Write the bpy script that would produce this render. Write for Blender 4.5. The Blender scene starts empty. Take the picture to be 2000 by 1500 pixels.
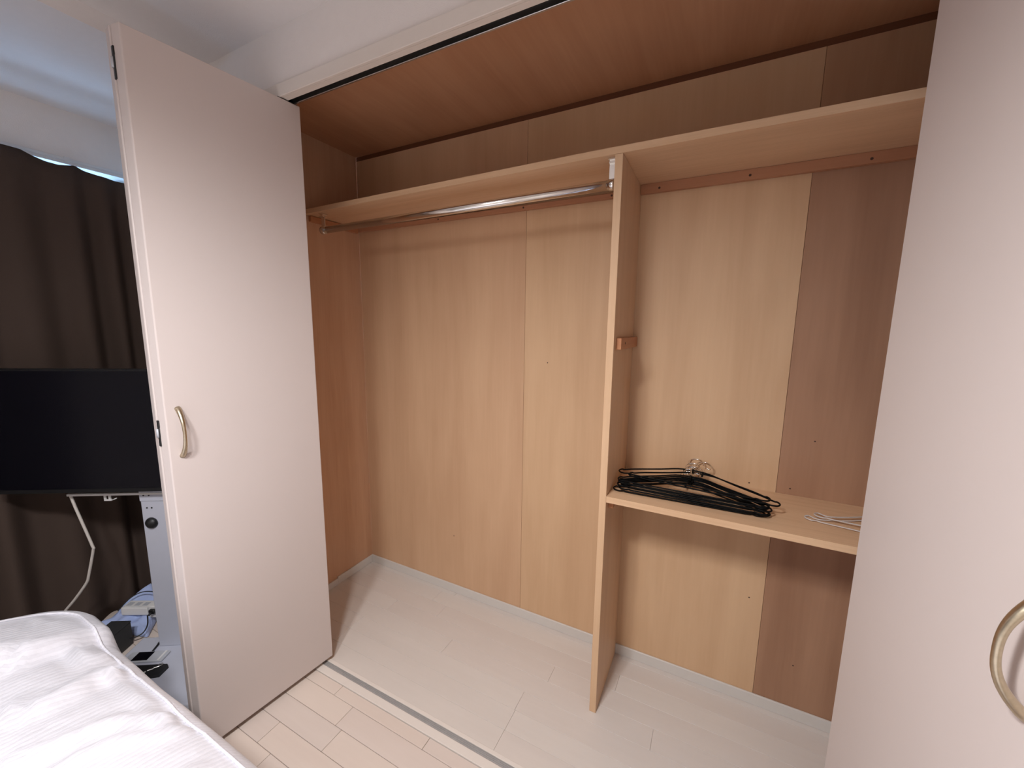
import bpy, bmesh, math, random
from mathutils import Vector, Matrix, noise

random.seed(7)
S = bpy.context.scene
COL = S.collection
PI = math.pi

# ------------------------------------------------------------------ camera
cam_d = bpy.data.cameras.new('camera')
cam = bpy.data.objects.new('camera', cam_d)
COL.objects.link(cam)
FX = 782.83
cam_d.sensor_width = 36.0
cam_d.lens = FX * 36.0 / 2000.0
cam_d.shift_x = 4.668 / 2000.0
cam_d.shift_y = 4.578 / 2000.0
cam_d.clip_start = 0.02
pitch, yaw, roll = -0.1484, 0.4764, 0.0116
fw = Vector((-math.sin(yaw) * math.cos(pitch), math.cos(yaw) * math.cos(pitch), math.sin(pitch)))
rt = Vector((math.cos(yaw), math.sin(yaw), 0))
up = rt.cross(fw)
r2 = rt * math.cos(roll) + up * math.sin(roll)
u2 = -rt * math.sin(roll) + up * math.cos(roll)
cam.matrix_world = Matrix(((r2.x, u2.x, -fw.x, 1.8134), (r2.y, u2.y, -fw.y, -1.6736), (r2.z, u2.z, -fw.z, 1.4595), (0, 0, 0, 1)))
S.camera = cam

# ------------------------------------------------------------------ world, lights, exposure
W = bpy.data.worlds.new('sky')
S.world = W
W.use_nodes = True
bgn = W.node_tree.nodes['Background']
bgn.inputs[0].default_value = (0.36, 0.62, 1.0, 1)
bgn.inputs[1].default_value = 17.0


def downlight(name, loc, watt, color, cone, rad):
    l = bpy.data.lights.new(name, 'SPOT')
    l.energy = watt
    l.color = color
    l.spot_size = math.radians(cone)
    l.spot_blend = 1.0
    l.shadow_soft_size = rad
    o = bpy.data.objects.new(name, l)
    o.location = loc
    COL.objects.link(o)
    return o


WARM = (1.0, 1.0, 1.02)
downlight('pendant_light', (1.36, -1.80, 2.17), 76, WARM, 180, 0.085)
downlight('pendant_light', (1.14, -2.03, 2.17), 76, WARM, 180, 0.085)

# the window is a portal for the bright sky outside; only a sliver above the curtain lets it in
dl = bpy.data.lights.new('window_portal', 'AREA')
dl.shape = 'RECTANGLE'
dl.size = 2.08
dl.size_y = 2.15
dl.cycles.is_portal = True
dlo = bpy.data.objects.new('window_portal', dl)
dlo.location = (-1.04, -1.70, 1.085)
dlo.rotation_euler = (PI / 2, 0, -PI / 2)
COL.objects.link(dlo)

S.view_settings.view_transform = 'Standard'
S.view_settings.look = 'None'
S.view_settings.gamma = 1.0
S.view_settings.use_curve_mapping = False
S.view_settings.exposure = 0.15


# ------------------------------------------------------------------ materials
def s2l(c):
    return tuple((x / 12.92 if x <= 0.04045 else ((x + 0.055) / 1.055) ** 2.4) for x in c)


def rgb(r, g, b):
    return s2l((r / 255, g / 255, b / 255)) + (1,)


def mat(name, col, rough=0.5, metal=0.0, noise_amt=0.04, nscale=40, bump=0.0, bscale=200, spec=0.5, trans=0.0, coat=0.0):
    m = bpy.data.materials.new(name)
    m.use_nodes = True
    nt = m.node_tree
    b = nt.nodes['Principled BSDF']
    b.inputs['Roughness'].default_value = rough
    b.inputs['Metallic'].default_value = metal
    b.inputs['Specular IOR Level'].default_value = spec
    b.inputs['Transmission Weight'].default_value = trans
    b.inputs['Coat Weight'].default_value = coat
    tc = nt.nodes.new('ShaderNodeTexCoord')
    n = nt.nodes.new('ShaderNodeTexNoise')
    n.inputs['Scale'].default_value = nscale
    n.inputs['Detail'].default_value = 3
    nt.links.new(tc.outputs['Object'], n.inputs['Vector'])
    mx = nt.nodes.new('ShaderNodeMix')
    mx.data_type = 'RGBA'
    mx.inputs[6].default_value = tuple(max(0, c * (1 - noise_amt)) for c in col[:3]) + (1,)
    mx.inputs[7].default_value = tuple(min(1, c * (1 + noise_amt)) for c in col[:3]) + (1,)
    nt.links.new(n.outputs['Fac'], mx.inputs[0])
    nt.links.new(mx.outputs[2], b.inputs['Base Color'])
    if bump:
        n2 = nt.nodes.new('ShaderNodeTexNoise')
        n2.inputs['Scale'].default_value = bscale
        nt.links.new(tc.outputs['Object'], n2.inputs['Vector'])
        bp = nt.nodes.new('ShaderNodeBump')
        bp.inputs['Strength'].default_value = bump
        bp.inputs['Distance'].default_value = 0.002
        nt.links.new(n2.outputs['Fac'], bp.inputs['Height'])
        nt.links.new(bp.outputs['Normal'], b.inputs['Normal'])
    return m


def wood(name, c0, c1, grain='z', rough=0.5, fine=0.5, seed=0.0, cross=70.0, spec=0.35, flow=0.5):
    """thin veneer: streaks along the grain axis, slow mottling, tiny pores"""
    m = bpy.data.materials.new(name)
    m.use_nodes = True
    nt = m.node_tree
    L = nt.links
    b = nt.nodes['Principled BSDF']
    b.inputs['Roughness'].default_value = rough
    b.inputs['Specular IOR Level'].default_value = spec
    tc = nt.nodes.new('ShaderNodeTexCoord')

    def nz(sc, detail, dist=0.0):
        mp = nt.nodes.new('ShaderNodeMapping')
        mp.inputs['Scale'].default_value = sc
        mp.inputs['Location'].default_value = (seed, seed * 1.7, seed * 0.6)
        n = nt.nodes.new('ShaderNodeTexNoise')
        n.inputs['Scale'].default_value = 1.0
        n.inputs['Detail'].default_value = detail
        n.inputs['Distortion'].default_value = dist
        L.new(tc.outputs['Object'], mp.inputs['Vector'])
        L.new(mp.outputs['Vector'], n.inputs['Vector'])
        return n

    def sc(a, g):
        return {'x': (g, a, a), 'y': (a, g, a), 'z': (a, a, g)}[grain]
    n1 = nz(sc(cross * 0.25, 1.1), 4, flow)
    n2 = nz(sc(cross * 2.2, 5.0), 2)
    n3 = nz(sc(5.0, 2.0), 2)
    add = nt.nodes.new('ShaderNodeMath')
    add.operation = 'MULTIPLY_ADD'
    L.new(n2.outputs['Fac'], add.inputs[0])
    add.inputs[1].default_value = fine
    L.new(n1.outputs['Fac'], add.inputs[2])
    add2 = nt.nodes.new('ShaderNodeMath')
    add2.operation = 'MULTIPLY_ADD'
    L.new(n3.outputs['Fac'], add2.inputs[0])
    add2.inputs[1].default_value = 0.6
    L.new(add.outputs[0], add2.inputs[2])
    mr = nt.nodes.new('ShaderNodeMapRange')
    mid = 0.5 + 0.5 * fine + 0.3
    mr.inputs['From Min'].default_value = mid - 0.45
    mr.inputs['From Max'].default_value = mid + 0.45
    L.new(add2.outputs[0], mr.inputs['Value'])
    mx = nt.nodes.new('ShaderNodeMix')
    mx.data_type = 'RGBA'
    mx.inputs[6].default_value = c0
    mx.inputs[7].default_value = c1
    L.new(mr.outputs['Result'], mx.inputs[0])
    L.new(mx.outputs[2], b.inputs['Base Color'])
    return m


M = {}
M['wall'] = mat('painted_wallpaper', rgb(238, 231, 226), 0.75, noise_amt=0.02, bump=0.25, bscale=350, spec=0.25)
M['ceil'] = mat('ceiling_paper', rgb(238, 231, 227), 0.8, noise_amt=0.02, bump=0.2, bscale=300, spec=0.2)
M['door'] = mat('cream_laminate', rgb(211, 199, 194), 0.42, noise_amt=0.012, nscale=6, spec=0.35)
M['trimw'] = mat('white_trim', rgb(228, 219, 210), 0.45, noise_amt=0.02)
M['base'] = mat('white_baseboard', rgb(214, 208, 201), 0.45, noise_amt=0.02)
M['ply'] = wood('veneer_light', rgb(198, 157, 123), rgb(218, 180, 144), 'z', seed=1.3, fine=0.3, cross=48)
M['ply2'] = wood('veneer_mid', rgb(202, 163, 126), rgb(222, 186, 148), 'z', seed=5.1, fine=0.3, cross=48)
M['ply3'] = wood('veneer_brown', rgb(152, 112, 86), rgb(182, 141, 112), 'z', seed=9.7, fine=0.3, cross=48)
M['plyside'] = wood('veneer_side', rgb(190, 144, 110), rgb(210, 166, 132), 'z', seed=3.2)
M['plyceil'] = wood('veneer_ceiling', rgb(182, 128, 92), rgb(204, 152, 114), 'y', seed=12.4, cross=40)
M['shelfx'] = wood('shelf_veneer', rgb(206, 167, 130), rgb(226, 189, 152), 'x', seed=2.2, fine=0.8, cross=90)
M['divid'] = wood('divider_veneer', rgb(206, 167, 130), rgb(224, 188, 151), 'z', seed=7.7)
M['cleat'] = wood('cleat_wood', rgb(168, 116, 86), rgb(190, 138, 104), 'x', seed=4.4)
M['cleaty'] = wood('cleat_wood_side', rgb(172, 112, 76), rgb(198, 140, 98), 'y', seed=4.9)
M['plank'] = [wood('floor_plank_%d' % i, a, b_, 'x', rough=0.42, fine=0.35, seed=3 * i + 0.7, cross=30)
              for i, (a, b_) in enumerate([(rgb(213, 197, 186), rgb(224, 210, 200)), (rgb(210, 194, 184), rgb(221, 208, 198)), (rgb(216, 199, 187), rgb(226, 212, 200))])]
M['cplank'] = [wood('closet_plank_%d' % i, a, b_, 'x', rough=0.38, fine=0.35, seed=4 * i + 0.3, cross=30)
               for i, (a, b_) in enumerate([(rgb(212, 203, 195), rgb(222, 214, 206)), (rgb(211, 201, 193), rgb(221, 212, 204))])]
M['gap'] = mat('floor_gap', rgb(120, 100, 88), 0.8)
M['cgap'] = mat('closet_floor_gap', rgb(176, 160, 148), 0.8)
M['chrome'] = mat('chrome', (0.80, 0.78, 0.75, 1), 0.16, 1.0, noise_amt=0.02)
M['steel'] = mat('brushed_steel', (0.55, 0.53, 0.51, 1), 0.32, 1.0, noise_amt=0.1)
M['alu'] = mat('track_aluminium', (0.42, 0.40, 0.39, 1), 0.45, 0.2, noise_amt=0.1)
M['darkmetal'] = mat('dark_track', (0.07, 0.065, 0.06, 1), 0.4, 0.8)
M['nickel'] = mat('satin_nickel', (0.56, 0.48, 0.35, 1), 0.34, 1.0, noise_amt=0.18, nscale=180)
M['black'] = mat('black_plastic', (0.012, 0.012, 0.013, 1), 0.45)
M['blackcoat'] = mat('black_coated_wire', (0.004, 0.004, 0.004, 1), 0.5, spec=0.1)
M['screen'] = mat('tv_screen', (0.004, 0.004, 0.007, 1), 0.18, spec=0.22)
M['bezel'] = mat('tv_bezel', (0.010, 0.010, 0.011, 1), 0.4, spec=0.3)
M['stand'] = mat('stand_white_steel', rgb(196, 198, 210), 0.45, noise_amt=0.02)  # white steel with the blue-grey cast of cool light mixed into its colour
M['whiteplastic'] = mat('white_plastic', rgb(232, 230, 228), 0.35, noise_amt=0.02)
M['cord'] = mat('white_cord', rgb(214, 206, 198), 0.5)
M['greyd'] = mat('dark_grey_plastic', (0.03, 0.03, 0.031, 1), 0.6, bump=0.2)
M['silver'] = mat('silver_plastic', rgb(190, 192, 198), 0.3)
M['whitewire'] = mat('white_wire', rgb(205, 195, 188), 0.3, noise_amt=0.04)
M['screw'] = mat('dark_screw', (0.06, 0.03, 0.02, 1), 0.5, 0.3)
M['bag'] = mat('pale_blue_film', rgb(186, 202, 244), 0.3, noise_amt=0.08, nscale=12, trans=0.05)  # bluish film; the blue daylight glow on it is also in this colour
M['sheet'] = mat('mattress_ticking', rgb(225, 224, 226), 0.8)
M['bedwood'] = mat('bed_base_fabric', (0.05, 0.045, 0.045, 1), 0.8)
M['winframe'] = mat('window_frame', rgb(170, 172, 176), 0.4, 0.2)


def curtain_mat():
    m = mat('curtain_weave', rgb(77, 64, 57), 0.85, noise_amt=0.12, nscale=500, bump=0.3, bscale=900, spec=0.15)
    return m


M['curtain'] = curtain_mat()


def glass_mat():
    m = bpy.data.materials.new('window_glass')
    m.use_nodes = True
    nt = m.node_tree
    b = nt.nodes['Principled BSDF']
    out = nt.nodes['Material Output']
    t = nt.nodes.new('ShaderNodeBsdfTransparent')
    t.inputs[0].default_value = (0.93, 0.96, 0.97, 1)
    b.inputs['Roughness'].default_value = 0.03
    mx = nt.nodes.new('ShaderNodeMixShader')
    fr = nt.nodes.new('ShaderNodeFresnel')
    nt.links.new(fr.outputs[0], mx.inputs[0])
    nt.links.new(t.outputs[0], mx.inputs[1])
    nt.links.new(b.outputs[0], mx.inputs[2])
    nt.links.new(mx.outputs[0], out.inputs['Surface'])
    return m


M['glass'] = glass_mat()


def duvet_mat():
    m = bpy.data.materials.new('striped_satin_cotton')
    m.use_nodes = True
    nt = m.node_tree
    L = nt.links
    b = nt.nodes['Principled BSDF']
    b.inputs['Specular IOR Level'].default_value = 0.3
    b.inputs['Sheen Weight'].default_value = 0.15
    tc = nt.nodes.new('ShaderNodeTexCoord')
    wv = nt.nodes.new('ShaderNodeTexWave')
    wv.wave_type = 'BANDS'
    wv.bands_direction = 'X'
    wv.inputs['Scale'].default_value = 24.0
    wv.inputs['Distortion'].default_value = 0.6
    wv.inputs['Detail'].default_value = 1.0
    wv.inputs['Detail Scale'].default_value = 0.6
    L.new(tc.outputs['Object'], wv.inputs['Vector'])
    cr = nt.nodes.new('ShaderNodeMapRange')
    cr.inputs['From Min'].default_value = 0.35
    cr.inputs['From Max'].default_value = 0.65
    L.new(wv.outputs['Fac'], cr.inputs['Value'])
    mx = nt.nodes.new('ShaderNodeMix')
    mx.data_type = 'RGBA'
    mx.inputs[6].default_value = rgb(229, 227, 233)
    mx.inputs[7].default_value = rgb(222, 220, 226)
    L.new(cr.outputs['Result'], mx.inputs[0])
    L.new(mx.outputs[2], b.inputs['Base Color'])
    mr = nt.nodes.new('ShaderNodeMapRange')
    mr.inputs['To Min'].default_value = 0.5
    mr.inputs['To Max'].default_value = 0.75
    L.new(cr.outputs['Result'], mr.inputs['Value'])
    L.new(mr.outputs['Result'], b.inputs['Roughness'])
    n = nt.nodes.new('ShaderNodeTexNoise')
    n.inputs['Scale'].default_value = 18
    n.inputs['Detail'].default_value = 4
    L.new(tc.outputs['Object'], n.inputs['Vector'])
    ad = nt.nodes.new('ShaderNodeMath')
    ad.operation = 'MULTIPLY_ADD'
    L.new(cr.outputs['Result'], ad.inputs[0])
    ad.inputs[1].default_value = 0.10
    L.new(n.outputs['Fac'], ad.inputs[2])
    bp = nt.nodes.new('ShaderNodeBump')
    bp.inputs['Strength'].default_value = 0.35
    bp.inputs['Distance'].default_value = 0.012
    L.new(ad.outputs[0], bp.inputs['Height'])
    L.new(bp.outputs['Normal'], b.inputs['Normal'])
    return m


M['duvet'] = duvet_mat()


# ------------------------------------------------------------------ mesh helpers
def box(bm, x0, x1, y0, y1, z0, z1, bev=0.0, seg=1):
    vs = [bm.verts.new((x, y, z)) for x in (x0, x1) for y in (y0, y1) for z in (z0, z1)]
    idx = [(0, 1, 3, 2), (4, 6, 7, 5), (0, 4, 5, 1), (2, 3, 7, 6), (0, 2, 6, 4), (1, 5, 7, 3)]
    fs = [bm.faces.new([vs[i] for i in f]) for f in idx]
    if bev:
        es = {e for f in fs for e in f.edges}
        bmesh.ops.bevel(bm, geom=list(es), offset=bev, segments=seg, affect='EDGES', profile=0.5)
    return bm


def B(*a, bev=0.0, seg=1):
    return box(bmesh.new(), *a, bev=bev, seg=seg)


def tube(bm, pts, rad, n=8, closed=False, cap=True):
    """sweep; rad is a number or one per point (or (ra, rb) pairs)"""
    pts = [Vector(p) for p in pts]
    N = len(pts)
    rings = []
    prev = None
    for i, p in enumerate(pts):
        if closed:
            t = (pts[(i + 1) % N] - pts[i - 1])
        else:
            t = pts[min(i + 1, N - 1)] - pts[max(i - 1, 0)]
        t.normalize()
        if prev is None:
            a = Vector((0, 0, 1)) if abs(t.z) < 0.9 else Vector((1, 0, 0))
            u = t.cross(a).normalized()
        else:
            u = (prev - t * prev.dot(t)).normalized()
        prev = u
        v = t.cross(u)
        r = rad[i] if isinstance(rad, (list, tuple)) else rad
        ra, rb = r if isinstance(r, tuple) else (r, r)
        rings.append([bm.verts.new(p + u * ra * math.cos(2 * PI * k / n) + v * rb * math.sin(2 * PI * k / n)) for k in range(n)])
    for i in range(N if closed else N - 1):
        a, b = rings[i], rings[(i + 1) % N]
        for k in range(n):
            f = bm.faces.new((a[k], a[(k + 1) % n], b[(k + 1) % n], b[k]))
            f.smooth = True
    if cap and not closed:
        bm.faces.new(list(reversed(rings[0])))
        bm.faces.new(rings[-1])
    return bm


def disc(bm, c, axis, r, h, n=20, r2=None):
    """short cylinder / cone from c along axis"""
    c = Vector(c)
    a = Vector(axis).normalized()
    return tube(bm, [c, c + a * h], [r, r if r2 is None else r2], n)


def smooth_path(pts, sub=6):
    pts = [Vector(p) for p in pts]
    out = []
    for i in range(len(pts) - 1):
        p0 = pts[max(i - 1, 0)]
        p1, p2 = pts[i], pts[i + 1]
        p3 = pts[min(i + 2, len(pts) - 1)]
        for k in range(sub):
            t = k / sub
            out.append(0.5 * ((2 * p1) + (-p0 + p2) * t + (2 * p0 - 5 * p1 + 4 * p2 - p3) * t * t + (-p0 + 3 * p1 - 3 * p2 + p3) * t ** 3))
    out.append(pts[-1])
    return out


def obj(name, bm, m, parent=None, loc=(0, 0, 0), rotz=0.0, smooth=False):
    me = bpy.data.meshes.new(name)
    bmesh.ops.recalc_face_normals(bm, faces=bm.faces)
    if smooth:
        for f in bm.faces:
            f.smooth = True
    bm.to_mesh(me)
    bm.free()
    me.materials.append(m)
    o = bpy.data.objects.new(name, me)
    COL.objects.link(o)
    o.location = loc
    o.rotation_euler = (0, 0, rotz)
    if parent:
        o.parent = parent
    return o


def tag(o, label=None, cat=None, group=None, kind=None):
    if label:
        o['label'] = label
    if cat:
        o['category'] = cat
    if group:
        o['group'] = group
    if kind:
        o['kind'] = kind
    return o


def thing(name, label, cat, loc=(0, 0, 0), rotz=0.0, group=None, kind=None):
    o = bpy.data.objects.new(name, None)
    o.empty_display_size = 0.05
    COL.objects.link(o)
    o.location = loc
    o.rotation_euler = (0, 0, rotz)
    return tag(o, label, cat, group, kind)


def struct(name, bm, m, label, cat):
    return tag(obj(name, bm, m), label, cat, kind='structure')


# ------------------------------------------------------------------ key dimensions (metres)
YF = -0.69                 # plane of the wall the closet is set in
ZC = 2.45                  # room ceiling
XW = -0.865                # window wall
XR, YB = 2.75, -3.25       # right wall, wall behind the camera
CH = 2.35                  # closet ceiling
CR = 2.53                  # closet right wall
OL, OR = 0.25, 2.285       # closet opening
SD = -0.334                # shelf front

# ------------------------------------------------------------------ room shell
fl = struct('floor', B(XW - 0.3, XR + 0.1, YB - 0.1, 0.02, -0.10, -0.0035), M['gap'], 'whitish laminate floor running from the bed into the closet', 'floor')
rnd = random.Random(3)


def plank(x0, x1, y0, y1, mats, parent, name='plank', dz=0.0, g=0.0007, bev=0.0011):
    bm = B(x0 + g, x1 - g, y0 + g, y1 - g, -0.004, dz, bev=bev)
    return obj(name, bm, rnd.choice(mats), parent)


rows = [(-0.747, -0.702), (-0.8295, -0.747), (-0.915, -0.8295), (-1.0, -0.915)]
y = -1.0
while y > YB:
    rows.append((max(y - 0.0845, YB), y))
    y -= 0.0845
cuts0 = {0: [0.118, 0.563, 1.008, 1.453, 1.898, 2.343], 1: [-0.23, 0.672, 1.574, 2.476], 2: [-0.197, 0.706, 1.608, 2.51], 3: [-0.42, 0.481, 1.383, 2.285], 4: [-0.343, 0.559, 1.461, 2.363]}
for i, (a, b) in enumerate(rows):
    cu = cuts0.get(i) or [rnd.uniform(XW, 0.0) + 0.902 * k for k in range(5)]
    cu = [XW] + [c for c in cu if XW + 0.03 < c < XR - 0.03] + [XR]
    for x0, x1 in zip(cu, cu[1:]):
        plank(x0, x1, a, b, M['plank'], fl)

cf = struct('floor_closet', B(0, CR, -0.635, 0, -0.05, -0.0034), M['cgap'], 'pale matte plank floor inside the open closet', 'floor')
cy = [-0.636, -0.552, -0.465, -0.3775, -0.291, -0.204, -0.117, -0.03, 0.0]
for i, (a, b) in enumerate(zip(cy, cy[1:])):
    o = rnd.uniform(0.3, 0.9)
    cu = [0] + [c for c in (o, o + 0.9, o + 1.8) if c < CR - 0.05] + [CR]
    for x0, x1 in zip(cu, cu[1:]):
        plank(x0, x1, a, b, M['cplank'], cf, g=0.0003, bev=0.0005)

struct('ceiling', B(XW - 0.2, XR + 0.1, YB - 0.1, -0.60, ZC, ZC + 0.1), M['ceil'], 'off white room ceiling above the closet doors', 'ceiling')
struct('trim_5', B(XW, -0.045, YB, -0.625, 2.393, ZC), M['ceil'], 'dropped off white ceiling beam running above the curtain', 'beam')

# wall holding the closet opening: left piece, right piece, header
bm = bmesh.new()
box(bm, XW - 0.2, -0.70, -0.625, -0.60, 0, ZC)
box(bm, -0.70, OL - 0.03, YF, -0.60, 0, ZC)
struct('wall_front_left', bm, M['wall'], 'off white wall between the window and the closet', 'wall')
struct('wall_front_right', B(OR, XR + 0.1, YF, YF + 0.05, 0, ZC), M['wall'], 'off white wall right of the closet opening', 'wall')
struct('wall_header', B(OL - 0.03, OR, YF, YF + 0.05, 2.274, ZC), M['wall'], 'off white wall strip between closet opening and ceiling', 'wall')
# casing, track, inner header board
bm = bmesh.new()
box(bm, OL - 0.03, OR + 0.03, -0.701, -0.6905, 2.2325, 2.2738, bev=0.0015)
box(bm, OL, OR, -0.6905, -0.671, 2.2328, 2.262)
struct('trim_1', bm, M['trimw'], 'cream casing board along the top of the closet opening', 'trim')
tr = thing('trim_2', 'dark metal track above the closet opening that the folding doors hang from', 'door track', (0, 0, 0), kind='structure')
obj('channel', B(OL, OR, -0.671, -0.644, 2.252, 2.262), M['darkmetal'], tr)
obj('channel_side', B(OL, OR, -0.671, -0.668, 2.236, 2.252), M['darkmetal'], tr)
obj('lip', B(OL, OR, -0.648, -0.641, 2.2335, 2.2525, bev=0.001), M['steel'], tr)
struct('trim_3', B(0, CR, -0.640, -0.618, 2.2530, CH), M['plyceil'], 'brown veneer board behind the top track inside the closet', 'trim')
for nm, x0, x1 in (('trim_6', OL - 0.03, OL), ('trim_7', OR, OR + 0.03)):
    struct(nm, B(x0, x1, -0.701, -0.615, 0, 2.2325, bev=0.002), M['trimw'], 'cream upright jamb at the %s end of the closet opening' % ('window' if x0 < 1 else 'far right'), 'jamb')

# window wall
y0w, y1w = -2.75, -0.645
zl = 2.162
struct('wall_window', B(XW - 0.16, XW, YB, -0.60, zl, ZC), M['wall'], 'grey lit wall strip between curtain top and ceiling beam', 'wall')
bm = bmesh.new()
box(bm, XW - 0.16, XW, YB - 0.1, y0w, 0, zl)
box(bm, XW - 0.16, XW, y1w, -0.60, 0, zl)
struct('wall_window_side', bm, M['wall'], 'wall piers either side of the curtained window', 'wall')
win = thing('window_1', 'bright tall window hidden behind the dark brown curtain', 'window', (XW - 0.12, (y0w + y1w) / 2, 0), kind='structure')
hw = (y1w - y0w) / 2
bm = bmesh.new()
for yy in (-hw, -0.02, hw - 0.04):
    box(bm, -0.02, 0.02, yy, yy + 0.04, 0, zl)
box(bm, -0.02, 0.02, -hw, hw, 0, 0.04)
obj('window_frame', bm, M['winframe'], win)
for yy in (-hw + 0.04, 0.02):
    obj('pane', B(-0.003, 0.003, yy, yy + hw - 0.06, 0.04, zl), M['glass'], win)
struct('wall_back', B(XW - 0.2, XR + 0.1, YB - 0.1, YB, 0, ZC), M['wall'], 'off white wall behind the bed', 'wall')
struct('wall_right', B(XR, XR + 0.1, YB, YF, 0, ZC), M['wall'], 'off white wall at the head of the bed', 'wall')

# closet shell
M['dwood'] = wood('dark_gap_wood', rgb(96, 58, 38), rgb(116, 72, 48), 'x', seed=6.1)  # shade of the recessed gap under the closet ceiling, painted dark brown
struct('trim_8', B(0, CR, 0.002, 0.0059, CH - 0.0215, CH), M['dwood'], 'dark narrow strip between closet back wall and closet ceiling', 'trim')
wb = struct('wall_closet_back', B(-0.02, CR + 0.02, 0.006, 0.05, 0, CH + 0.02), M['cleat'], 'light veneer back wall of the closet in upright sheets', 'wall')
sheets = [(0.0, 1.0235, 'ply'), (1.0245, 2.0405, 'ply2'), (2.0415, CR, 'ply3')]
sh = []
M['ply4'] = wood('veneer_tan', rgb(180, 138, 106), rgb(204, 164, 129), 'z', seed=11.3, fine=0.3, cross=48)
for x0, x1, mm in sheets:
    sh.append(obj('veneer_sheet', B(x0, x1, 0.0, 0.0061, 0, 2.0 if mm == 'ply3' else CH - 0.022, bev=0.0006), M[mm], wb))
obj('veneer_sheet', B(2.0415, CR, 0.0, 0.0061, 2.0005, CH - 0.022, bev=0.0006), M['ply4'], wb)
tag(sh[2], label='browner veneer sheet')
bm = bmesh.new()
for x, z in [(1.956, 0.895), (1.995, 0.441), (2.082, 0.898), (2.136, 1.08), (2.156, 0.217), (1.14, 1.3), (0.62, 0.33)]:
    disc(bm, (x, 0.0003, z), (0, -1, 0), 0.0028, 0.0008, 8)
nl = obj('nail_heads', bm, M['screw'], wb)
wl = struct('wall_closet_left', B(-0.03, 0, -0.62, 0.0, 0, CH), M['plyside'], 'reddish veneer left wall of the closet', 'wall')
struct('wall_closet_right', B(CR, CR + 0.03, -0.62, 0.0, 0, CH), M['plyside'], 'veneer right wall of the closet behind the folded door', 'wall')
struct('ceiling_closet', B(-0.03, CR + 0.03, -0.64, 0.02, CH, CH + 0.03), M['plyceil'], 'reddish brown veneer ceiling of the closet', 'ceiling')
bb = struct('baseboard_back', B(0, CR, -0.008, 0, 0, 0.0465, bev=0.0015), M['base'], 'white baseboard along the foot of the closet back wall', 'baseboard')
bm = bmesh.new()
box(bm, 0, 0.008, -0.262, -0.008, 0, 0.0465, bev=0.0015)
box(bm, 0, 0.008, -0.62, -0.2621, 0, 0.037, bev=0.0015)
struct('baseboard_left', bm, M['base'], 'white stepped baseboard along the closet left wall', 'baseboard')

# floor threshold with rail
th = thing('trim_4', 'cream floor threshold with a grey metal guide rail at the closet opening', 'door track', (0, 0, 0), kind='structure')
obj('outer_strip', B(OL, OR, -0.7015, -0.671, -0.004, 0.0045, bev=0.0012), M['trimw'], th)
obj('inner_strip', B(OL, OR, -0.6505, -0.636, -0.004, 0.0050, bev=0.0012), M['trimw'], th)
rl = obj('guide_rail', B(OL, OR, -0.671, -0.6505, -0.004, 0.0012), M['alu'], th)
for yy in (-0.670, -0.6632, -0.6575, -0.6525):
    obj('rib', B(OL, OR, yy - 0.0009, yy + 0.0009, 0.0012, 0.0036), M['alu'], rl)

# ------------------------------------------------------------------ closet fittings
dv = tag(obj('divider_panel', B(1.4830, 1.5072, SD, -0.0005, 0.0005, 1.9935, bev=0.0008), M['divid']),
         'upright light wood divider panel standing between the two closet bays', 'divider')


def shelf_mesh(x0, x1, z0, z1, sag):
    bm = bmesh.new()
    xs = [x0, 0.4, 0.8, 1.1, 1.4, x1] if sag else [x0, x1]
    prof = []
    for x in xs:
        d = -sag * max(0.0, (1.4 - x) / 1.4)
        prof.append([bm.verts.new((x, yy, zz + d)) for yy, zz in ((SD, z0), (SD, z1), (-0.0005, z1), (-0.0005, z0))])
    for a, b in zip(prof, prof[1:]):
        for k in range(4):
            bm.faces.new((a[k], a[(k + 1) % 4], b[(k + 1) % 4], b[k]))
    bm.faces.new(prof[0])
    bm.faces.new(prof[-1])
    return bm


tag(obj('upper_shelf', shelf_mesh(0.0006, CR - 0.0006, 1.9942, 2.0155, 0.014), M['shelfx']),
    'long light wood shelf high across both closet bays', 'shelf')
tag(obj('lower_shelf', shelf_mesh(1.5078, CR - 0.0006, 0.8530, 0.8750, 0), M['shelfx']),
    'short light wood shelf holding the hangers in the right bay', 'shelf')


def cleat(name, label, x0, x1, y0, y1, z0, z1, m, screws, axis, bev=0.001):
    o = tag(obj(name, B(x0, x1, y0, y1, z0, z1, bev=bev), m), label, 'batten')
    for s in screws:
        obj('screw', disc(bmesh.new(), s, axis, 0.0042, 0.0007, 10), M['screw'], o)
    return o


cleat('shelf_batten', 'reddish wood batten under the high shelf behind the clothes rail', 0.0005, 1.4825, -0.020, -0.0006, 1.9605, 1.9795, M['cleat'],
      [(0.559, -0.0199, 1.9700), (1.017, -0.0199, 1.9700), (1.399, -0.0199, 1.9700)], (0, -1, 0))
cleat('shelf_batten', 'reddish wood batten under the high shelf in the right bay', 1.508, CR - 0.0006, -0.020, -0.0006, 1.9605, 1.9938, M['cleat'],
      [(1.575, -0.0199, 1.974), (1.865, -0.0199, 1.974), (2.182, -0.0199, 1.973)], (0, -1, 0))
cleat('shelf_batten', 'wood batten on the closet left wall under the high shelf', 0.0006, 0.019, -0.31, -0.021, 1.952, 1.978, M['cleaty'], [], (1, 0, 0))
cleat('shelf_batten', 'small empty wood batten halfway up the divider in the right bay', 1.5075, 1.525, -0.300, -0.004, 1.386, 1.4245, M['cleaty'],
      [(1.5249, -0.235, 1.406)], (1, 0, 0))
cleat('shelf_batten', 'small wood batten on the divider carrying the hanger shelf', 1.5075, 1.525, -0.296, -0.004, 0.8180, 0.8525, M['cleaty'], [], (1, 0, 0))

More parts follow.
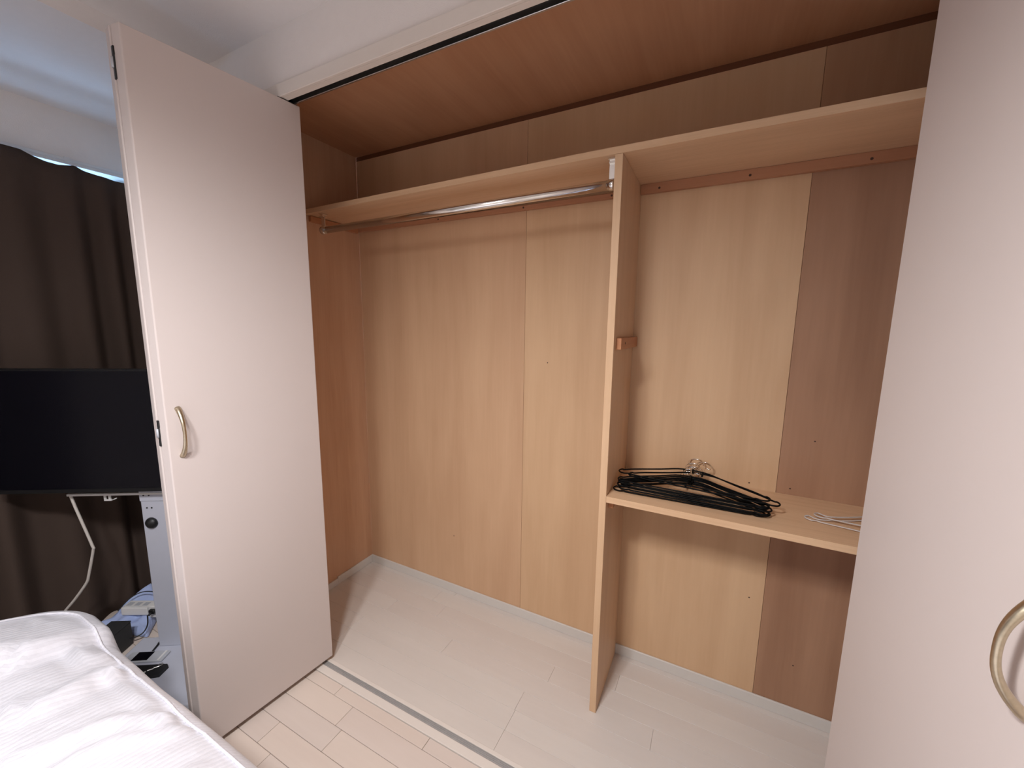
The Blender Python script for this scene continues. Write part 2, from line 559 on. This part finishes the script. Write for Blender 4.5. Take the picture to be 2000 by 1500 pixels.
# clothes rail
rod = thing('clothes_rail', 'chrome clothes rail hanging under the high shelf in the left bay', 'rail', (0, 0, 0))
RY, RZL, RZR = -0.300, 1.9045, 1.9165
tb = bmesh.new()
tube(tb, [(0.105, RY, RZL), (1.466, RY, RZR)], 0.0155, 24)
obj('tube', tb, M['chrome'], rod)
for xx, rz, zt in ((0.093, RZL, 1.9805), (1.469, RZR, 1.9940)):
    bm = bmesh.new()
    box(bm, xx - 0.011, xx + 0.011, RY - 0.003, RY + 0.003, rz + 0.012, zt - 0.012, bev=0.001)
    box(bm, xx - 0.011, xx + 0.011, RY - 0.012, RY + 0.012, zt - 0.0155, zt - 0.0118, bev=0.001)
    box(bm, xx - 0.0125, xx + 0.0125, RY - 0.016, RY + 0.016, zt - 0.006, zt - 0.0003, bev=0.001)
    box(bm, xx - 0.009, xx + 0.009, RY - 0.010, RY + 0.010, zt - 0.012, zt - 0.006)
    tube(bm, [(xx - 0.011, RY, rz), (xx + 0.0125, RY, rz)], 0.0175, 20)
    obj('bracket', bm, M['chrome'], rod)


# ------------------------------------------------------------------ folding doors
def arch_handle(depth, L, w_end, w_mid):
    """bow handle in local coords: along z, standing off in +x"""
    pts, rad = [], []
    n = 26
    for i in range(n + 1):
        t = i / n
        s = 2 * t - 1
        off = depth * (1 - abs(s) ** 2.4)
        pts.append((off - 0.002 if abs(s) > 0.999 else off, 0, L * (t - 0.5)))
        e = abs(s) ** 2.0
        r = w_mid + (w_end - w_mid) * e
        rad.append((r, r * 0.85))
    return tube(bmesh.new(), pts, rad, 14)


PW, PT, PB, PTOP = 0.479, 0.033, 0.023, 2.2285


def folding_door(name, label, A, Bv, side, hy, hz):
    """A: inner corner at the track, Bv: corner at the fold, both on the handle face. side=+1: handle face looks to +x"""
    A = Vector((A[0], A[1], 0))
    d = Vector((Bv[0], Bv[1], 0)) - A
    L = d.length
    ang = math.atan2(d.y, d.x)
    # local frame: X along the panel from track to fold, Y = away from the handle face (into thickness)
    root = thing(name, label, 'closet door', A, ang, kind='structure')
    sy = -side          # thickness direction in local Y for this frame
    # local +Y is d rotated by +90deg; for the left door d points to -y so local +Y points to +x

    def yb(a, b):
        return (min(a, b), max(a, b))
    y0, y1 = yb(0, sy * PT)
    bm = box(bmesh.new(), 0, L, y0, y1, PB, PTOP)
    for v in bm.verts:
        if v.co.x > L - 1e-6 and abs(v.co.y) > 1e-6:
            v.co.x += 0.0095
    bmesh.ops.bevel(bm, geom=list(bm.edges), offset=0.003, segments=2, affect='EDGES', profile=0.5)
    p1 = obj('panel', bm, M['door'], root)
    # second panel folded flat against it, its free end hinged to the jamb
    a2 = -side * math.radians(1.6)
    bm = bmesh.new()
    y0, y1 = yb(0, sy * PT)
    box(bm, -L, 0, y0, y1, PB, PTOP, bev=0.0035, seg=2)
    p2 = obj('panel', bm, M['door'], root)
    p2.location = (L + 0.0118, sy * (PT + 0.0028), 0)
    p2.rotation_euler = (0, 0, a2)
    # handle
    hp = arch_handle(0.034, 0.15, 0.0085, 0.0048)
    h = obj('handle', hp, M['nickel'], p1)
    h.location = (hy, 0, hz)
    h.rotation_euler = (0, 0, side * PI / 2)
    # hinges in the seam of the folded edge
    for z in (2.137, 1.128, 0.075):
        bm = bmesh.new()
        cy_ = sy * (PT + 0.001)
        box(bm, L, L + 0.0112, cy_ - 0.0065, cy_ + 0.0065, z - 0.040, z + 0.036, bev=0.001)
        box(bm, L, L + 0.0116, cy_ - 0.0040, cy_ + 0.0075, z + 0.018, z + 0.040, bev=0.001)
        hg = obj('hinge', bm, M['black'], p1)
        obj('hinge_barrel', tube(bmesh.new(), [(L + 0.0112, cy_ + sy * 0.0020, z - 0.012), (L + 0.0112, cy_ + sy * 0.0020, z + 0.014)], 0.0042, 10), M['silver'], p1)
    # roller pin that runs in the top track
    bm = bmesh.new()
    box(bm, 0.006, 0.075, sy * 0.0165 - 0.011, sy * 0.0165 + 0.011, PTOP - 0.002, PTOP + 0.0035)
    tube(bm, [(0.022, sy * 0.0165, PTOP), (0.022, sy * 0.0165, PTOP + 0.018)], 0.0042, 10)
    obj('guide_pin', bm, M['black'], root)
    return root


folding_door('door_1', 'cream folding closet door standing open at the left bay beside the television', (0.4187, -0.6325), (0.3718, -1.1091), +1, 0.447, 1.128)
folding_door('door_2', 'cream folding closet door standing open close up at the right edge of the photo', (2.108, -0.6325), (2.155, -1.1091), -1, 0.433, 1.110)


# ------------------------------------------------------------------ hangers
def hanger_frame(Wd, H, r, drop=0.028):
    """flat wire hanger lying in local XY: bar at y=0, neck at y=H"""
    w = Wd / 2
    p = []
    p += [(0.012, H), (0.05, H - 0.008), (w * 0.45, H - 0.040), (w * 0.80, H - 0.082), (w * 0.93, 0.030)]
    for k in range(1, 7):
        a = PI / 2 - PI * k / 7
        p.append((w - 0.016 + 0.016 * math.cos(a), 0.016 + 0.016 * math.sin(a)))
    p += [(w * 0.90, -0.001), (w * 0.84, 0.004), (w * 0.78, 0.0), (w * 0.4, 0.0)]
    q = [(x, y_) for x, y_ in p] + [(0.0, 0.0)] + [(-x, y_) for x, y_ in reversed(p)]
    pts = smooth_path([(x, y_, 0) for x, y_ in q], 3)
    bm = tube(bmesh.new(), pts, r, 6, closed=True)
    return bm


def hanger_hook(H, r, flip=1):
    p = [(0, H - 0.012), (0, H + 0.028)]
    R_ = 0.026
    cx, cyy = 0, H + 0.028 + R_ * 0.9
    p.append((-0.006, H + 0.040))
    for k in range(0, 12):
        a = math.radians(215 - 20.5 * k)
        p.append((cx + R_ * math.cos(a) + 0.004, cyy + R_ * math.sin(a)))
    pts = smooth_path([(x * flip, y_, 0) for x, y_ in p], 2)
    return tube(bmesh.new(), pts, r, 6)


hf_mesh = hg_hook = hg_col = None
hang_labels = [
    ('black wire hanger at the bottom of the pile, nearest the shelf edge', 1.752, -0.266, 0.0052, 2.6, 0.472, 1),
    ('black wire hanger second from the bottom of the pile on the shelf', 1.766, -0.262, 0.0100, 1.0, 0.466, -1),
    ('black wire hanger third from the bottom of the pile on the shelf', 1.760, -0.259, 0.0148, -0.8, 0.470, 1),
    ('black wire hanger fourth from the bottom of the pile on the shelf', 1.757, -0.257, 0.0196, 1.2, 0.462, 1),
    ('black wire hanger in the middle of the pile on the shelf', 1.766, -0.255, 0.0244, -0.4, 0.472, -1),
    ('black wire hanger fourth from the top of the pile on the shelf', 1.762, -0.253, 0.0292, 0.9, 0.468, 1),
    ('black wire hanger third from the top of the pile on the shelf', 1.760, -0.250, 0.0340, 0.2, 0.470, 1),
    ('black wire hanger second from the top, its round end reaching furthest right', 1.788, -0.216, 0.0385, -4.5, 0.474, -1),
    ('topmost black wire hanger of the pile, its left end near the divider', 1.757, -0.205, 0.0435, -3.2, 0.486, 1),
]
HH = 0.132
proto = None
for i, (lab, hx, hy, hz, rz, wd, fl_) in enumerate(hang_labels):
    if proto is None:
        fm = obj('frame', hanger_frame(0.47, HH, 0.0027), M['blackcoat'])
        hk = obj('hook', hanger_hook(HH, 0.0019), M['chrome'])
        cb = tube(bmesh.new(), [(0, HH - 0.022, 0), (0, HH - 0.014, 0), (0, HH + 0.012, 0), (0, HH + 0.022, 0)], [0.0022, 0.0036, 0.0034, 0.0022], 8)
        cl = obj('collar', cb, M['blackcoat'])
        proto = (fm, hk, cl)
        parts = proto
    else:
        parts = []
        for c in proto:
            d_ = c.copy()
            COL.objects.link(d_)
            parts.append(d_)
    t = thing('wire_hanger', lab, 'hanger', (hx, hy, 0.875 + hz), 0, 'black hangers piled on the shelf')
    t.rotation_euler = (math.radians(6.0), 0, math.radians(rz - 1.0))
    t.scale = (wd / 0.47, 1, 1)
    for c in parts:
        c.parent = t
    if fl_ < 0:
        parts[1].scale = (-1, 1, 1)
    ha = math.radians(13 + 3 * math.sin(i * 2.3))          # hooks lean up against the wall
    parts[1].rotation_euler = (ha, 0, 0)
    parts[1].location = (0, HH * (1 - math.cos(ha)), -HH * math.sin(ha))
    t['label'] = lab

for i, (lab, loc, rz) in enumerate([
    ('white wire hanger lying lowest at the right end of the shelf', (2.285, -0.238, 0.8795), -9.0),
    ('white wire hanger lying over the other one at the right end of the shelf', (2.315, -0.205, 0.8856), -5.0)]):
    t = thing('wire_hanger', lab, 'hanger', loc, math.radians(rz), 'white hangers on the shelf')
    obj('frame', hanger_frame(0.385, 0.10, 0.0022), M['whitewire'], t)
    obj('hook', hanger_hook(0.10, 0.0017), M['chrome'], t)

# ------------------------------------------------------------------ curtain and rail
crl = thing('curtain_rail', 'slim white curtain rail fixed above the brown curtain', 'rail', (XW + 0.0025, 0, 0))
obj('rail', B(-0.0022, 0.0022, -3.0, -0.632, 2.176, 2.188, bev=0.001), M['whiteplastic'], crl)
for yy in (-0.874, -1.45, -2.1, -2.7):
    obj('rail_bracket', B(-0.0022, 0.004, yy - 0.008, yy + 0.008, 2.172, 2.192), M['whiteplastic'], crl)

CTOP = [(-3.2, 2.156), (-1.03, 2.156), (-1.0, 2.145), (-0.96, 2.134), (-0.925, 2.130), (-0.90, 2.136), (-0.874, 2.1455), (-0.85, 2.136), (-0.80, 2.126), (-0.70, 2.120), (-0.60, 2.118)]


def ctop(y):
    for (a, za), (b, zb) in zip(CTOP, CTOP[1:]):
        if a <= y <= b:
            return za + (zb - za) * (y - a) / (b - a)
    return CTOP[-1][1]


def fold(y, f):
    """depth of the curtain's soft folds; f = 0 at the top, 1 at the floor"""
    ph = (y + 0.70) / 0.135
    w = math.sin(2 * PI * ph + 1.5 * math.sin(ph * 1.31 + 0.4) + 0.9 * f * math.sin(ph * 0.9))
    w2 = math.sin(2 * PI * ph * 0.53 + 1.3 + 0.8 * f)
    return (0.018 + 0.016 * f) * w + 0.010 * w2 * (0.4 + f)


bm = bmesh.new()
NY, NZ = 260, 36
grid = []
for i in range(NY + 1):
    yy = -2.95 + (2.95 - 0.628) * i / NY
    zt = ctop(yy)
    col = []
    for k in range(NZ + 1):
        f = k / NZ
        z = zt + (0.0005 - zt) * f
        pinch = min(1.0, 0.35 + f * 6)
        col.append(bm.verts.new((-0.795 + fold(yy, f) * pinch, yy, z)))
    grid.append(col)
for i in range(NY):
    for k in range(NZ):
        f = bm.faces.new((grid[i][k], grid[i][k + 1], grid[i + 1][k + 1], grid[i + 1][k]))
        f.smooth = True
cur = tag(obj('curtain', bm, M['curtain']), 'dark brown pleated curtain drawn across the window behind the television', 'curtain')
sm = cur.modifiers.new('thickness', 'SOLIDIFY')
sm.thickness = 0.003

# ------------------------------------------------------------------ television on its stand
TD = Vector((0.849, 0.529, 0))          # along the screen, to the right
TN = Vector((0.529, -0.849, 0))         # out of the screen, to the viewer
TA = math.atan2(TD.y, TD.x)
CB = Vector((-0.249, -0.939, 0.0))      # foot of the column (centre)
tv = thing('television', 'black flat television standing in front of the brown curtain', 'television', (-0.2365, -0.9945, 0.778), TA)
# local: x along screen, y = -TN
x0, x1, HT = -0.515, 0.42, 0.500
obj('housing', B(x0, x1, 0.0, 0.032, 0, HT, bev=0.003), M['bezel'], tv)
obj('back_cover', B(x0 + 0.12, x1 - 0.12, 0.032, 0.052, 0.03, HT - 0.12, bev=0.006), M['bezel'], tv)
obj('screen', B(x0 + 0.008, x1 - 0.008, -0.0012, 0.0005, 0.017, HT - 0.008), M['screen'], tv)
obj('bottom_bezel', B(x0 + 0.002, x1 - 0.002, -0.0022, 0.0005, 0.001, 0.0165, bev=0.0008), M['bezel'], tv)

st = thing('television_stand', 'white steel television stand with upright column and floor plate beside the bed', 'stand', CB, TA)
bp_ = bmesh.new()
box(bp_, -0.165, 0.345, -0.30, 0.06, 0.002, 0.030, bev=0.006, seg=2)
obj('base_plate', bp_, M['stand'], st)
cw = 0.0535
obj('column', B(-cw, cw, -0.0, 0.030, 0.030, 1.05, bev=0.003), M['stand'], st)
obj('mount_plate', B(-cw + 0.0005, cw - 0.0005, -0.0035, -0.0003, 0.715, 0.90, bev=0.001), M['stand'], st)
obj('mount_bar', B(-0.330, 0.33, -0.006, 0.004, 0.7435, 0.7525, bev=0.001), M['whiteplastic'], st)
bm = bmesh.new()
for xx, zz in ((-0.0335, 0.741), (-0.0135, 0.741), (-0.0300, 0.683), (-0.0120, 0.683)):
    pass
for k, (xx, zz) in enumerate(((-0.035, 0.741), (-0.014, 0.741), (-0.030, 0.684), (-0.011, 0.684))):
    yy = -0.0035 if zz > 0.715 else 0.0
    obj('screw', disc(bmesh.new(), (xx, yy, zz), (0, -1, 0), 0.0034, 0.0012, 10), M['black'], st)
bm.free()
bm = bmesh.new()
Rg = 0.0245
for a in range(0, 7):
    pass
pts = [(-0.0175, -0.0005 - Rg * 0.75 * math.sin(PI / 2 * k / 7), 0.617) for k in range(8)]
rads = [max(0.002, Rg * math.cos(PI / 2 * k / 7)) for k in range(8)]
tube(bm, pts, rads, 22)
obj('cable_grommet', bm, M['black'], st)
# small hook hanging from the mount bar
bm = bmesh.new()
box(bm, -0.190, -0.182, -0.004, 0.000, 0.7245, 0.746)
box(bm, -0.172, -0.164, -0.004, 0.000, 0.7245, 0.746)
box(bm, -0.190, -0.160, -0.004, 0.000, 0.7205, 0.7265)
tube(bm, [(-0.162, -0.002, 0.722), (-0.148, -0.006, 0.728), (-0.136, -0.010, 0.734)], 0.0022, 6)
obj('cable_hook', bm, M['whiteplastic'], st)

wc = [(-0.522, -1.108, 0.749), (-0.5115, -1.102, 0.695), (-0.497, -1.093, 0.627), (-0.474, -1.079, 0.518), (-0.475, -1.079, 0.498), (-0.501, -1.096, 0.388), (-0.514, -1.104, 0.349), (-0.560, -1.134, 0.275), (-0.612, -1.165, 0.201), (-0.645, -1.182, 0.10), (-0.655, -1.19, 0.02), (-0.62, -1.2, 0.006), (-0.55, -1.19, 0.006)]
tag(obj('power_cable', tube(bmesh.new(), smooth_path(wc, 4), 0.0052, 8), M['cord']), 'white kinked cord hanging down from under the television', 'cord')

# things on and around the floor plate -------------------------------------------------
bag = bmesh.new()
poly = [(-0.742, -1.055), (-0.742, -0.905), (-0.735, -0.805), (-0.640, -0.800), (-0.540, -0.880), (-0.44, -0.955), (-0.53, -0.985), (-0.62, -1.03)]
NB = 26
bc = Vector((-0.62, -0.93))
vg = []
for a in range(0, 9):
    ring = []
    for k in range(NB * 2):
        t = k / (NB * 2) * len(poly)
        i0 = int(t)
        fpt = t - i0
        p = Vector(poly[i0]) * (1 - fpt) + Vector(poly[(i0 + 1) % len(poly)]) * fpt
        q = bc + (p - bc) * (1 - a / 9.0)
        h = 0.006 + 0.05 * math.sin(min(1, a / 4) * PI / 2) * (0.6 + 0.9 * noise.noise((q.x * 14, q.y * 14, 3.0)))
        h += 0.115 * max(0, min(1, (q.y + 0.98) / 0.16)) * math.exp(-((q.x + 0.69) / 0.09) ** 2) * min(1, a / 1.5)
        h = min(h, 0.048 + max(0.0, -0.668 - q.x) * 3.0)
        ring.append(bag.verts.new((q.x, q.y, max(0.004, h))))
    vg.append(ring)
cv = bag.verts.new((bc.x, bc.y, 0.045))
for a in range(8):
    for k in range(NB * 2):
        f = bag.faces.new((vg[a][k], vg[a][(k + 1) % (NB * 2)], vg[a + 1][(k + 1) % (NB * 2)], vg[a + 1][k]))
        f.smooth = True
for k in range(NB * 2):
    bag.faces.new((vg[8][k], vg[8][(k + 1) % (NB * 2)], cv))
bo = tag(obj('plastic_bag', bag, M['bag']), 'crumpled pale blue plastic bag on the floor below the curtain', 'bag')
sm = bo.modifiers.new('film', 'SOLIDIFY')
sm.thickness = 0.0012

ps = thing('power_strip', 'white power strip lying on the pale blue plastic bag', 'power strip', (-0.600, -0.915, 0.054), 0.50)
obj('body', B(-0.070, 0.055, -0.028, 0.028, 0, 0.040, bev=0.004, seg=2), M['whiteplastic'], ps)
for k in range(3):
    obj('socket', B(-0.058 + 0.038 * k, -0.034 + 0.038 * k, -0.012, 0.012, 0.040, 0.0408), M['silver'], ps)
ad = thing('power_adapter', 'white charger block with black plug at the end of the power strip', 'adapter', (-0.515, -0.872, 0.05), 0.50)
obj('body', B(-0.025, 0.028, -0.035, 0.030, 0, 0.060, bev=0.004, seg=2), M['whiteplastic'], ad)
pg = bmesh.new()
box(pg, -0.012, 0.016, -0.052, -0.0355, 0.030, 0.050, bev=0.003)
tube(pg, [(0.002, -0.050, 0.040), (0.004, -0.066, 0.036)], [0.007, 0.004], 10)
obj('plug', pg, M['black'], ad)
tag(obj('thin_cable', tube(bmesh.new(), smooth_path([(-0.489, -0.930, 0.084), (-0.455, -0.945, 0.060), (-0.440, -0.968, 0.042), (-0.445, -0.995, 0.036), (-0.470, -1.02, 0.034)], 6), 0.0028, 6), M['black']),
    'black cable looping from the black plug to the dark box', 'cable')
tag(obj('thin_cable', tube(bmesh.new(), smooth_path([(-0.640, -0.985, 0.090), (-0.655, -0.930, 0.118), (-0.640, -0.880, 0.125), (-0.565, -0.845, 0.118), (-0.50, -0.83, 0.09)], 6), 0.0024, 6), M['black']),
    'thin dark cable lying across the top of the blue bag', 'cable')
tag(obj('thin_cable', tube(bmesh.new(), smooth_path([(-0.300, -0.915, 0.034), (-0.322, -0.950, 0.034), (-0.303, -0.970, 0.0345), (-0.275, -1.003, 0.0345)], 6), [0.0028] * 10 + [0.004] * 9, 6), M['black']),
    'short black cable end curling at the foot of the white column', 'cable')

dbx = thing('dark_box', 'small dark grey box half hidden behind the end of the duvet', 'box', (-0.433, -1.050, 0.0), math.radians(120.5))
obj('body', B(-0.045, 0.062, 0.0, 0.085, 0.001, 0.108, bev=0.003), M['greyd'], dbx)
obj('lid', B(-0.046, 0.063, -0.001, 0.086, 0.1085, 0.114, bev=0.002), M['greyd'], dbx)

ph = thing('handheld_device', 'silver handheld device with a square black screen on the stand plate', 'device', (-0.262, -1.024, 0.0305), 0.56)
obj('case', B(-0.078, 0.078, -0.026, 0.030, 0, 0.009, bev=0.0042, seg=2), M['silver'], ph)
obj('display', B(-0.048, 0.016, -0.021, 0.025, 0.009, 0.0096), M['screen'], ph)
obj('trim_bar', B(0.058, 0.066, -0.024, 0.028, 0.009, 0.0105), M['whiteplastic'], ph)
wa = thing('key_case', 'flat black key case with silver clips on the stand plate', 'case', (-0.170, -1.048, 0.0305), 0.56)
bm = bmesh.new()
pl = [(-0.085, 0.022), (0.055, 0.022), (0.064, 0.012), (0.060, -0.034), (0.020, -0.040), (-0.085, -0.040)]
lo = [bm.verts.new((x, y_, 0)) for x, y_ in pl]
hi = [bm.verts.new((x * 0.97, y_ * 0.95, 0.011)) for x, y_ in pl]
bm.faces.new(lo[::-1])
bm.faces.new(hi)
for k in range(6):
    bm.faces.new((lo[k], lo[(k + 1) % 6], hi[(k + 1) % 6], hi[k]))
obj('body', bm, M['black'], wa)
for k, (xx, yy) in enumerate(((0.022, 0.006), (0.006, -0.006), (-0.012, -0.020))):
    o = obj('clip', B(-0.010, 0.010, -0.0035, 0.0035, 0.0112, 0.0142, bev=0.001), M['steel'], wa)
    o.location = (xx, yy, 0)
    o.rotation_euler = (0, 0, 0.5)
obj('ring', tube(bmesh.new(), [(0.030 + 0.007 * math.cos(2 * PI * k / 14), 0.018 + 0.007 * math.sin(2 * PI * k / 14), 0.0125) for k in range(14)], 0.0014, 6, closed=True), M['steel'], wa)

# ------------------------------------------------------------------ bed
bd = thing('bed', 'low bed with a dark base under the white duvet', 'bed', (1.0, -1.93, 0))
obj('base', B(-0.92, 1.05, -0.60, 0.60, 0.06, 0.26, bev=0.01), M['bedwood'], bd)
for sx in (-0.85, 0.98):
    for sy in (-0.52, 0.52):
        obj('leg', B(sx - 0.03, sx + 0.03, sy - 0.03, sy + 0.03, 0.0005, 0.0605), M['bedwood'], bd)
obj('mattress', B(-0.93, 1.06, -0.61, 0.61, 0.262, 0.44, bev=0.04, seg=3), M['sheet'], bd)

BX0, BX1, BY0, BY1, BR = -0.030, 2.08, -2.62, -1.232, 0.11


def rrect(inset, n_side=110, n_side2=80, n_c=34):
    r = max(0.02, BR - inset * 0.55)
    x0, x1, y0, y1 = BX0 + inset, BX1 - inset, BY0 + inset, BY1 - inset
    pts = []
    for (cx, cy, a0) in ((x1 - r, y1 - r, 0), (x0 + r, y1 - r, 90), (x0 + r, y0 + r, 180), (x1 - r, y0 + r, 270)):
        for k in range(n_c):
            a = math.radians(a0 + 90.0 * k / n_c)
            pts.append((cx + r * math.cos(a), cy + r * math.sin(a)))
        # straight side that follows this corner
        nx = {0: (x0 + r, y1), 90: (x0, y0 + r), 180: (x1 - r, y0), 270: (x1, y1 - r)}[a0]
        st_ = {0: (x1 - r, y1), 90: (x0, y1 - r), 180: (x0 + r, y0), 270: (x1, y0 + r)}[a0]
        ns = n_side if a0 in (0, 180) else n_side2
        for k in range(ns):
            t = k / ns
            pts.append((st_[0] + (nx[0] - st_[0]) * t, st_[1] + (nx[1] - st_[1]) * t))
    return pts


PROF = [(0.035, 0.300), (0.016, 0.310), (0.006, 0.335), (0.001, 0.365), (0.0, 0.395), (0.003, 0.425), (0.010, 0.450), (0.022, 0.472), (0.036, 0.488), (0.044, 0.494),
        (0.052, 0.499), (0.062, 0.505), (0.08, 0.513), (0.10, 0.521), (0.125, 0.529), (0.15, 0.536), (0.18, 0.5425), (0.215, 0.549), (0.25, 0.554), (0.29, 0.558), (0.33, 0.561), (0.38, 0.564), (0.43, 0.566), (0.48, 0.567), (0.53, 0.568), (0.58, 0.568), (0.62, 0.568)]
FOLDS = [([(0.04, -1.349), (0.13, -1.342), (0.218, -1.337)], 0.010, 0.016),
         ([(0.194, -1.456), (0.212, -1.404), (0.206, -1.367), (0.234, -1.333), (0.32, -1.306)], 0.016, 0.020),
         ([(0.257, -1.34), (0.343, -1.324), (0.426, -1.316)], 0.012, 0.014),
         ([(0.402, -1.497), (0.445, -1.441), (0.433, -1.393), (0.407, -1.338), (0.421, -1.307)], 0.018, 0.024),
         ([(0.585, -1.523), (0.602, -1.447), (0.627, -1.37), (0.701, -1.309)], 0.014, 0.022),
         ([(0.09, -1.316), (0.189, -1.305), (0.351, -1.289)], 0.010, 0.012),
         ([(0.434, -1.314), (0.524, -1.311), (0.701, -1.309)], 0.008, 0.012),
         ([(0.69, -1.30), (0.747, -1.306), (0.765, -1.293)], 0.010, 0.012),
         ([(0.669, -1.465), (0.685, -1.39), (0.754, -1.316)], 0.012, 0.020),
         ([(0.9, -1.55), (0.93, -1.45), (0.90, -1.34)], 0.010, 0.020)]


def seg_d(p, a, b):
    ab = b - a
    t = max(0, min(1, (p - a).dot(ab) / ab.length_squared))
    return (p - (a + ab * t)).length


FV = [([Vector(q) for q in pl_], h, w) for pl_, h, w in FOLDS]


def duvet_disp(x, y, inset, z):
    p = Vector((x, y))
    top = min(1.0, inset / 0.10)
    d = 0.012 * noise.noise((x * 3.1, y * 3.1, 1.0)) * top
    d += 0.006 * noise.noise((x * 9.0, y * 6.0, 5.0)) * (0.4 + 0.6 * top)
    if x < 1.4 and y < -1.1 and y > -1.7:
        for pl_, h, w in FV:
            dd = min(seg_d(p, a, b) for a, b in zip(pl_, pl_[1:]))
            if dd < 3 * w:
                d += h * math.exp(-(dd / w) ** 2) * min(1, 0.25 + inset / 0.06)
                d -= h * 0.35 * math.exp(-((dd - 1.7 * w) / w) ** 2)
    return d


bm = bmesh.new()
rings = []
for (ins, z) in PROF:
    ring = []
    rp = rrect(ins)
    n = len(rp)
    for k, (x, y) in enumerate(rp):
        s = k / n
        wav = noise.noise((x * 7.0, y * 7.0, z * 6.0))
        lowf = max(0.0, (0.50 - z) / 0.2)
        # soft billows of the hanging side
        ox = 0.012 * wav * lowf
        nrm = Vector((x - 1.0, y + 1.93))
        nrm = Vector((nrm.x / 1.05, nrm.y / 0.7))
        nrm.normalize()
        # the foot end is plumper: its rim stands up before it drops over the side
        tp = max(0.0, min(1.0, (0.245 - x) / 0.055))
        tp = tp * tp * (3 - 2 * tp) * min(1.0, ins / 0.012)
        lv = 0.532 + 0.105 * max(0.0, min(1.0, (-1.25 - y) / 0.28))
        z2 = z + tp * max(-0.01, lv - z) * 0.9
        zz = z2 + duvet_disp(x, y, ins, z) * (1 - 0.5 * tp) + 0.012 * lowf * noise.noise((x * 5, y * 5, 9.0))
        ring.append(bm.verts.new((x + nrm.x * ox, y + nrm.y * ox, zz)))
    rings.append(ring)
for a, b in zip(rings, rings[1:]):
    n = len(a)
    for k in range(n):
        f = bm.faces.new((a[k], a[(k + 1) % n], b[(k + 1) % n], b[k]))
        f.smooth = True
f = bm.faces.new(rings[-1])
seam = [v.co.copy() for v in rings[9]]
dvt = thing('duvet', 'white duvet with woven satin stripes spread over the bed', 'duvet', (0, 0, 0))
obj('cover', bm, M['duvet'], dvt)
sp = [c + Vector((0, 0, 0.003)) for c in seam]
obj('piping', tube(bmesh.new(), sp, 0.0035, 6, closed=True), M['duvet'], dvt)
